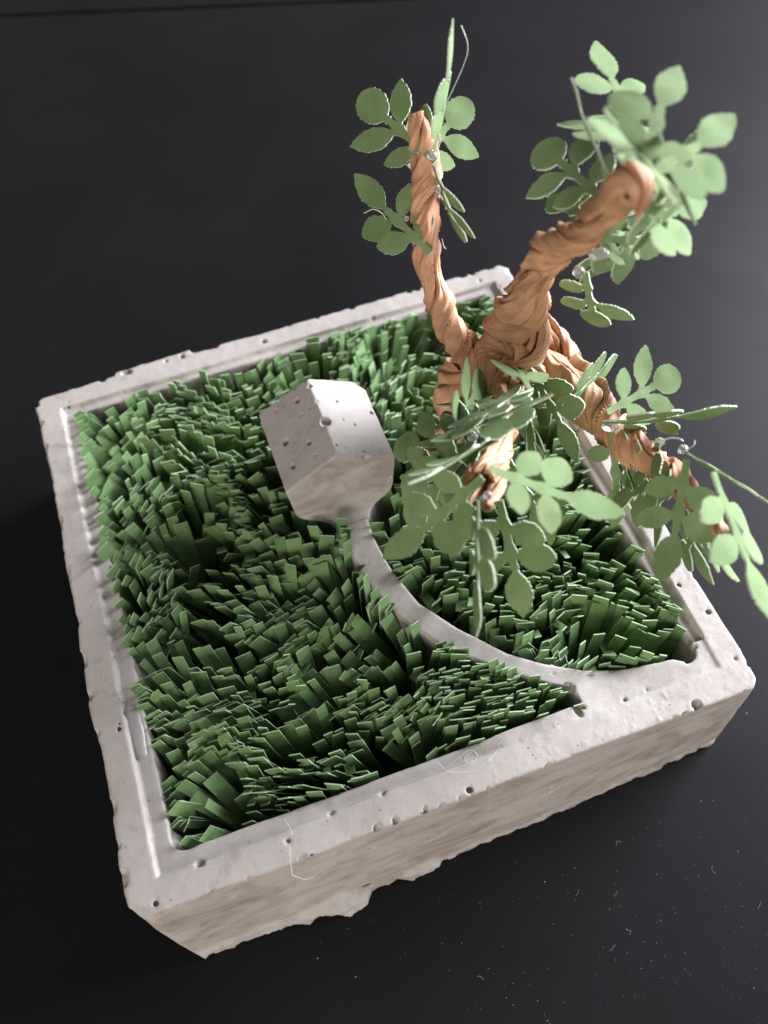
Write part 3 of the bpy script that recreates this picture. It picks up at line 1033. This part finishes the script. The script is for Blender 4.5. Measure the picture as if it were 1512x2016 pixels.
random.seed(104)
SPR = [
    # left branch
    ((858, 318), (705, 185), 137, 0, 0, 'A', {}),
    ((848, 498), (692, 345), 139, 0, 6, 'B', {}),
    ((806, 330), (925, 200), 144, 0, 0, 'A', {'flip': True, 'drop': (2,)}),
    ((856, 300), (910, 45), 135, -1, 84, 'B', {}),
    ((855, 325), (906, 485), 137, 1, 0, 'A', {'lit': 0.97}),
    # main branch
    ((1258, 250), (1166, 88), 124, 1, 0, 'B', {'drop': (3, 4), 'lit': 0.5}),
    ((1262, 345), (1335, 104), 100, 0, 10, 'B', {'drop': (2,)}),
    ((1268, 352), (1452, 238), 99, 0, -14, 'B', {'flip': True, 'drop': (2, 4)}),
    ((1200, 350), (1106, 148), 110, 0, 0, 'B', {'drop': (1, 2, 3), 'lit': 0.95}),
    ((1195, 400), (1050, 270), 118, 0, 12, 'A', {'flip': True}),
    ((1165, 430), (1088, 400), 121, 1, 25, 'B', {'drop': (1,)}),
    ((1330, 400), (1192, 203), 97, 0, 72, 'A', {}),
    ((1335, 392), (1240, 215), 104, 0, 62, 'B', {}),
    ((1238, 440), (1398, 398), 112, 0, -12, 'B', {'flip': True}),
    ((1150, 462), (1326, 485), 117, 0, 18, 'A', {}),
    ((1108, 470), (1245, 478), 120, 1, 64, 'B', {}),
    ((1150, 490), (1236, 532), 131, 1, 30, 'A', {'drop': (3,)}),
    ((1152, 535), (1172, 658), 130, 1, 30, 'A', {'drop': (3,)}),
    ((1250, 300), (1393, 352), 116, 0, 20, 'A', {'drop': (3, 4)}),
    ((1215, 300), (1200, 200), 117, 1, 20, 'A', {'drop': (4,)}),
    # knot
    ((1037, 735), (966, 583), 140, 0, 80, 'B', {}),
    ((1195, 812), (1340, 730), 141, 0, 6, 'A', {}),
    ((1108, 800), (1232, 700), 140, 1, 62, 'B', {}),
    ((1188, 832), (1452, 824), 137, -1, 72, 'B', {}),
    ((1040, 722), (1150, 905), 141, 0, 48, 'B', {}),
    # right branch
    ((1295, 868), (1280, 975), 134, 1, 35, 'A', {}),
    ((1352, 905), (1312, 1155), 124, 0, 0, 'B', {}),
    ((1352, 890), (1540, 1000), 129, 0, 0, 'B', {'lit': 0.97}),
    ((1405, 930), (1515, 1240), 120, -1, 0, 'B', {'lit': 0.62}),
    ((1345, 985), (1436, 1150), 129, 1, 0, 'B', {'drop': (1, 3), 'lit': 0.7}),
    ((1205, 850), (1222, 1035), 139, 0, 25, 'B', {'drop': (2,)}),
    ((1335, 960), (1248, 1015), 131, 1, 20, 'A', {'drop': (3, 4)}),
    # front branch
    ((965, 922), (1212, 1020), 106, 0, -38, 'B', {}),
    ((983, 985), (1035, 1225), 114, 0, 12, 'B', {}),
    ((940, 985), (938, 1255), 108, 0, 74, 'B', {}),
    ((950, 940), (758, 1110), 111, 0, 8, 'B', {}),
    ((1088, 775), (850, 880), 120, 0, 70, 'B', {}),
    ((935, 850), (766, 893), 131, 0, 25, 'A', {'drop': (1,)}),
    ((885, 872), (962, 728), 127, 0, 48, 'A', {}),
    ((945, 880), (765, 985), 121, 0, 18, 'A', {'drop': (3,)}),
    ((985, 862), (825, 945), 119, 0, 66, 'B', {}),
    ((1045, 770), (985, 660), 134, 0, 50, 'A', {'drop': (1,)}),
    ((940, 800), (885, 930), 126, 1, 40, 'B', {}),
    ((1000, 800), (905, 770), 128, 0, 55, 'A', {}),
    ((905, 905), (800, 1040), 120, 1, 30, 'A', {}),
    ((1000, 905), (1085, 1060), 124, 1, 25, 'B', {'drop': (2,)}),
    ((1040, 800), (1050, 930), 138, 1, 66, 'A', {}),
    ((1255, 400), (1345, 440), 106, 1, 10, 'A', {}),
    ((1170, 470), (1260, 410), 119, 1, 15, 'B', {}),
    ((1320, 930), (1200, 1000), 128, 1, 40, 'B', {}),
    ((1260, 880), (1190, 950), 134, 1, 30, 'A', {'drop': (2,)}),
    ((1385, 1000), (1330, 1120), 125, 1, 50, 'A', {}),
    ((1040, 765), (1030, 915), 137, 1, 82, 'B', {}),
    ((1045, 765), (870, 850), 126, -1, 82, 'A', {}),
    ((935, 880), (815, 960), 116, -1, 80, 'B', {}),
    ((1290, 245), (1345, 395), 101, 1, 84, 'A', {}),
]
for (b_, t_, d_, s_, r_, k_, kw) in SPR:
    sprig(b_, t_, d_, s_, r_, k_, **kw)

# hot glue blobs and threads on the tree
def blob(u, v, d, r, sq=(1, 1, 1)):
    c = at(u, v, d)
    n1, n2 = 20, 12
    th = np.linspace(0, 2 * math.pi, n1, endpoint=False)
    ph = np.linspace(0.08, math.pi - 0.08, n2)
    T1, P1 = np.meshgrid(th, ph)
    R = r * (1 + 0.22 * vnoise(np.cos(T1) * 1.5 + u, np.sin(T1) * 1.5, P1))
    V = np.stack([R * np.sin(P1) * np.cos(T1) * sq[0], R * np.sin(P1) * np.sin(T1) * sq[1], R * np.cos(P1) * sq[2]], -1).reshape(-1, 3) + c
    F = []
    for i in range(n2 - 1):
        for j in range(n1):
            F.append([i * n1 + j, (i + 1) * n1 + j, (i + 1) * n1 + (j + 1) % n1, i * n1 + (j + 1) % n1])
    F.append([(n2 - 1) * n1 + j for j in range(n1 - 1, -1, -1)])
    F.append(list(range(n1)))
    return link('glue_blob', mesh_np('glue_blob', V, faces=F, mats=[M_GLUE]), tree)

for a in [(850, 305, 136, 1.5), (862, 375, 138, 1.3, (0.6, 0.6, 1.6)), (1238, 318, 98, 1.2), (1180, 500, 119, 1.8, (1.6, 1, .7)), (1140, 535, 126, 1.6), (1035, 775, 140, 1.7, (0.8, 0.8, 1.5)),
          (1125, 785, 144, 1.7, (1.6, 1, .7)), (1205, 838, 138, 2.2, (1.5, 1, .6)), (1300, 870, 134, 1.4), (1345, 885, 130, 1.5), (1335, 960, 131, 1.8, (.8, .8, 1.4)), (800, 430, 139, 0.9),
          (930, 860, 122, 1.6), (960, 975, 113, 1.3), (1272, 345, 100, 1.2)]:
    blob(a[0], a[1], a[2], a[3] * 0.48, *a[4:])

def thread(pts, r, parent, name='glue_thread', mat=None):
    C = catmull(pts, 8)
    n = len(C)
    tan = np.gradient(C, axis=0)
    tan /= np.maximum(np.linalg.norm(tan, axis=1), 1e-9)[:, None]
    V, F = [], []
    for i in range(n):
        a = np.cross(tan[i], (0.3, 0.5, 0.8))
        a /= np.linalg.norm(a)
        b = np.cross(tan[i], a)
        for k in range(5):
            t = k * 2 * math.pi / 5
            V.append(C[i] + r * (a * math.cos(t) + b * math.sin(t)))
    for i in range(n - 1):
        for k in range(5):
            F.append([i * 5 + k, i * 5 + (k + 1) % 5, (i + 1) * 5 + (k + 1) % 5, (i + 1) * 5 + k])
    return link(name, mesh_np(name, V, faces=F, mats=[mat or M_HAIR]), parent)

thread([at(908, 50, 134), at(921, 90, 134), at(912, 130, 135), at(880, 200, 136), at(862, 235, 136)], 0.05, tree)
thread([at(862, 235, 136), at(866, 280, 136), at(855, 310, 136)], 0.06, tree)
thread([at(1285, 870, 133), at(1302, 868, 132), at(1320, 862, 131), at(1338, 864, 130), at(1345, 869, 130)], 0.13, tree)
thread([at(1345, 888, 130), at(1358, 882, 129), at(1366, 876, 129), at(1368, 866, 129)], 0.10, tree)
thread([at(716, 420, 138), at(735, 412, 138), at(752, 420, 138), at(760, 432, 139)], 0.07, tree)
thread([at(1080, 690, 147), at(1110, 720, 145), at(1150, 755, 144), at(1175, 775, 143)], 0.05, tree)
thread([at(870, 470, 139), at(874, 486, 139), at(878, 490, 139)], 0.06, tree)
for _ in range(14):
    u, v = random.uniform(860, 1060), random.uniform(800, 1000)
    d = random.uniform(118, 128)
    thread([at(u, v, d), at(u + random.uniform(-18, 18), v + random.uniform(-12, 12), d), at(u + random.uniform(-30, 30), v + random.uniform(-20, 20), d)], 0.045, tree)

# glue smears and curls on the planter
def smear(pts, z, name='glue_smear'):
    pts = np.array([rimpt(u, v, z)[:2] for u, v in pts])
    c = pts.mean(0)
    ring = []
    n = 28
    cl = np.vstack([pts, pts[:1]])
    L_ = np.concatenate([[0], np.cumsum(np.linalg.norm(np.diff(cl, axis=0), axis=1))])
    s = np.linspace(0, L_[-1], n, endpoint=False)
    ring = np.column_stack([np.interp(s, L_, cl[:, k]) for k in (0, 1)])
    ring = ring + 0.18 * np.column_stack([vnoise(s * 0.9, 1, 1), vnoise(s * 0.9, 5, 5)])
    V, F = [], []
    for f, h in ((1.0, -0.15), (0.95, 0.12), (0.6, 0.2), (0.3, 0.22)):
        for p in ring:
            x, y = c + (p - c) * f
            V.append((x, y, z + h + 0.04 * float(vnoise(x * 1.3, y * 1.3, 7))))
    V.append((c[0], c[1], z + 0.22))
    for k in range(3):
        for j in range(n):
            F.append([k * n + j, k * n + (j + 1) % n, (k + 1) * n + (j + 1) % n, (k + 1) * n + j])
    for j in range(n):
        F.append([3 * n + j, 3 * n + (j + 1) % n, 4 * n])
    return link(name, mesh_np(name, V, faces=F, mats=[M_SMEAR]), planter)
smear([(240, 1375), (268, 1385), (285, 1440), (292, 1490), (270, 1500), (255, 1450), (240, 1410)], -1.05)
smear([(1062, 1318), (1085, 1306), (1110, 1325), (1126, 1350), (1112, 1352), (1080, 1338)], -1.18)
for a in [[(880, 1510), (900, 1495), (925, 1478), (940, 1490), (925, 1505), (915, 1492), (930, 1480)],
          [(860, 1500), (885, 1520), (930, 1518), (960, 1500), (985, 1470)],
          [(560, 1612), (575, 1640), (571, 1670), (575, 1715), (578, 1724), (600, 1731), (618, 1727)],
          [(960, 1465), (975, 1450), (990, 1455), (980, 1470)],
          [(1085, 1300), (1098, 1282), (1104, 1300), (1112, 1290), (1118, 1305), (1128, 1300)]]:
    thread([rimpt(u, v, 0.25) + np.array([0, 0, random.uniform(0, 0.6)]) for u, v in a], 0.028, planter, 'glue_curl')

# ------------------------------------------------------------------ dust on the table
V, F = [], []
def speck(x, y, r, lng=1.0):
    a0 = random.uniform(0, 6.28)
    b = len(V)
    for k in range(5):
        a = a0 + k * 1.2566
        rr = r * random.uniform(0.6, 1.1)
        px, py = rr * math.cos(a) * lng, rr * math.sin(a)
        V.append((x + px * math.cos(a0) - py * math.sin(a0), y + px * math.sin(a0) + py * math.cos(a0), TABLE_Z + 0.02))
    V.append((x, y, TABLE_Z + 0.03 + r * 0.8))
    for k in range(5):
        F.append([b + k, b + (k + 1) % 5, b + 5])
def on_table(u, v):
    return on_plane(u, v, (0, 0, 1), (0, 0, TABLE_Z))
for _ in range(4200):
    u, v = random.uniform(-100, 1700), random.uniform(0, 2100)
    dens = 0.06 + 0.94 * min(1, max(0, (u - 500) / 900)) * min(1, max(0, (v - 1200) / 500))
    if random.random() > dens:
        continue
    p = on_table(u, v)
    if abs(p[0]) < 54 and -57 < p[1] < 54:
        continue
    speck(p[0], p[1], random.choice([0.03, 0.035, 0.04, 0.05, 0.07]), random.choice([1, 1, 1, 1.6]))
for (u, v, r) in [(625, 1887, 0.3), (1072, 1736, 0.2), (700, 1923, 0.2), (1380, 1578, 0.22), (1200, 1790, 0.18), (1470, 1405, 0.3)]:
    p = on_table(u, v)
    speck(p[0], p[1], r * 0.6)
link('dust', mesh_np('dust', V, faces=F, mats=[M_DUST], smooth=False), kind='stuff')
lint = []
for (u, v, l) in [(1223, 1657, 8), (1140, 1750, 9), (1215, 1755, 7), (1410, 1718, 9), (1200, 1872, 9), (1232, 1830, 7), (940, 1925, 7), (1490, 1790, 10)]:
    a = random.uniform(0, 6.28)
    pts = []
    for k in range(4):
        pp = on_table(u + l * k * math.cos(a) * 0.6, v + l * k * math.sin(a) * 0.6)
        pts.append(pp + np.array([random.uniform(-.12, .12), random.uniform(-.12, .12), 0.07]))
        a += random.uniform(-0.8, 0.8)
    lint.append(pts)
obs = [thread(p, 0.02, None, 'lint', M_DUST) for p in lint]
VV, FF, off = [], [], 0
for o in obs:
    vs = [tuple(c / MM for c in v_.co) for v_ in o.data.vertices]
    VV += vs
    FF += [[i + off for i in p.vertices] for p in o.data.polygons]
    off += len(vs)
    bpy.data.objects.remove(o)
link('lint', mesh_np('lint', VV, faces=FF, mats=[M_DUST]), kind='stuff')
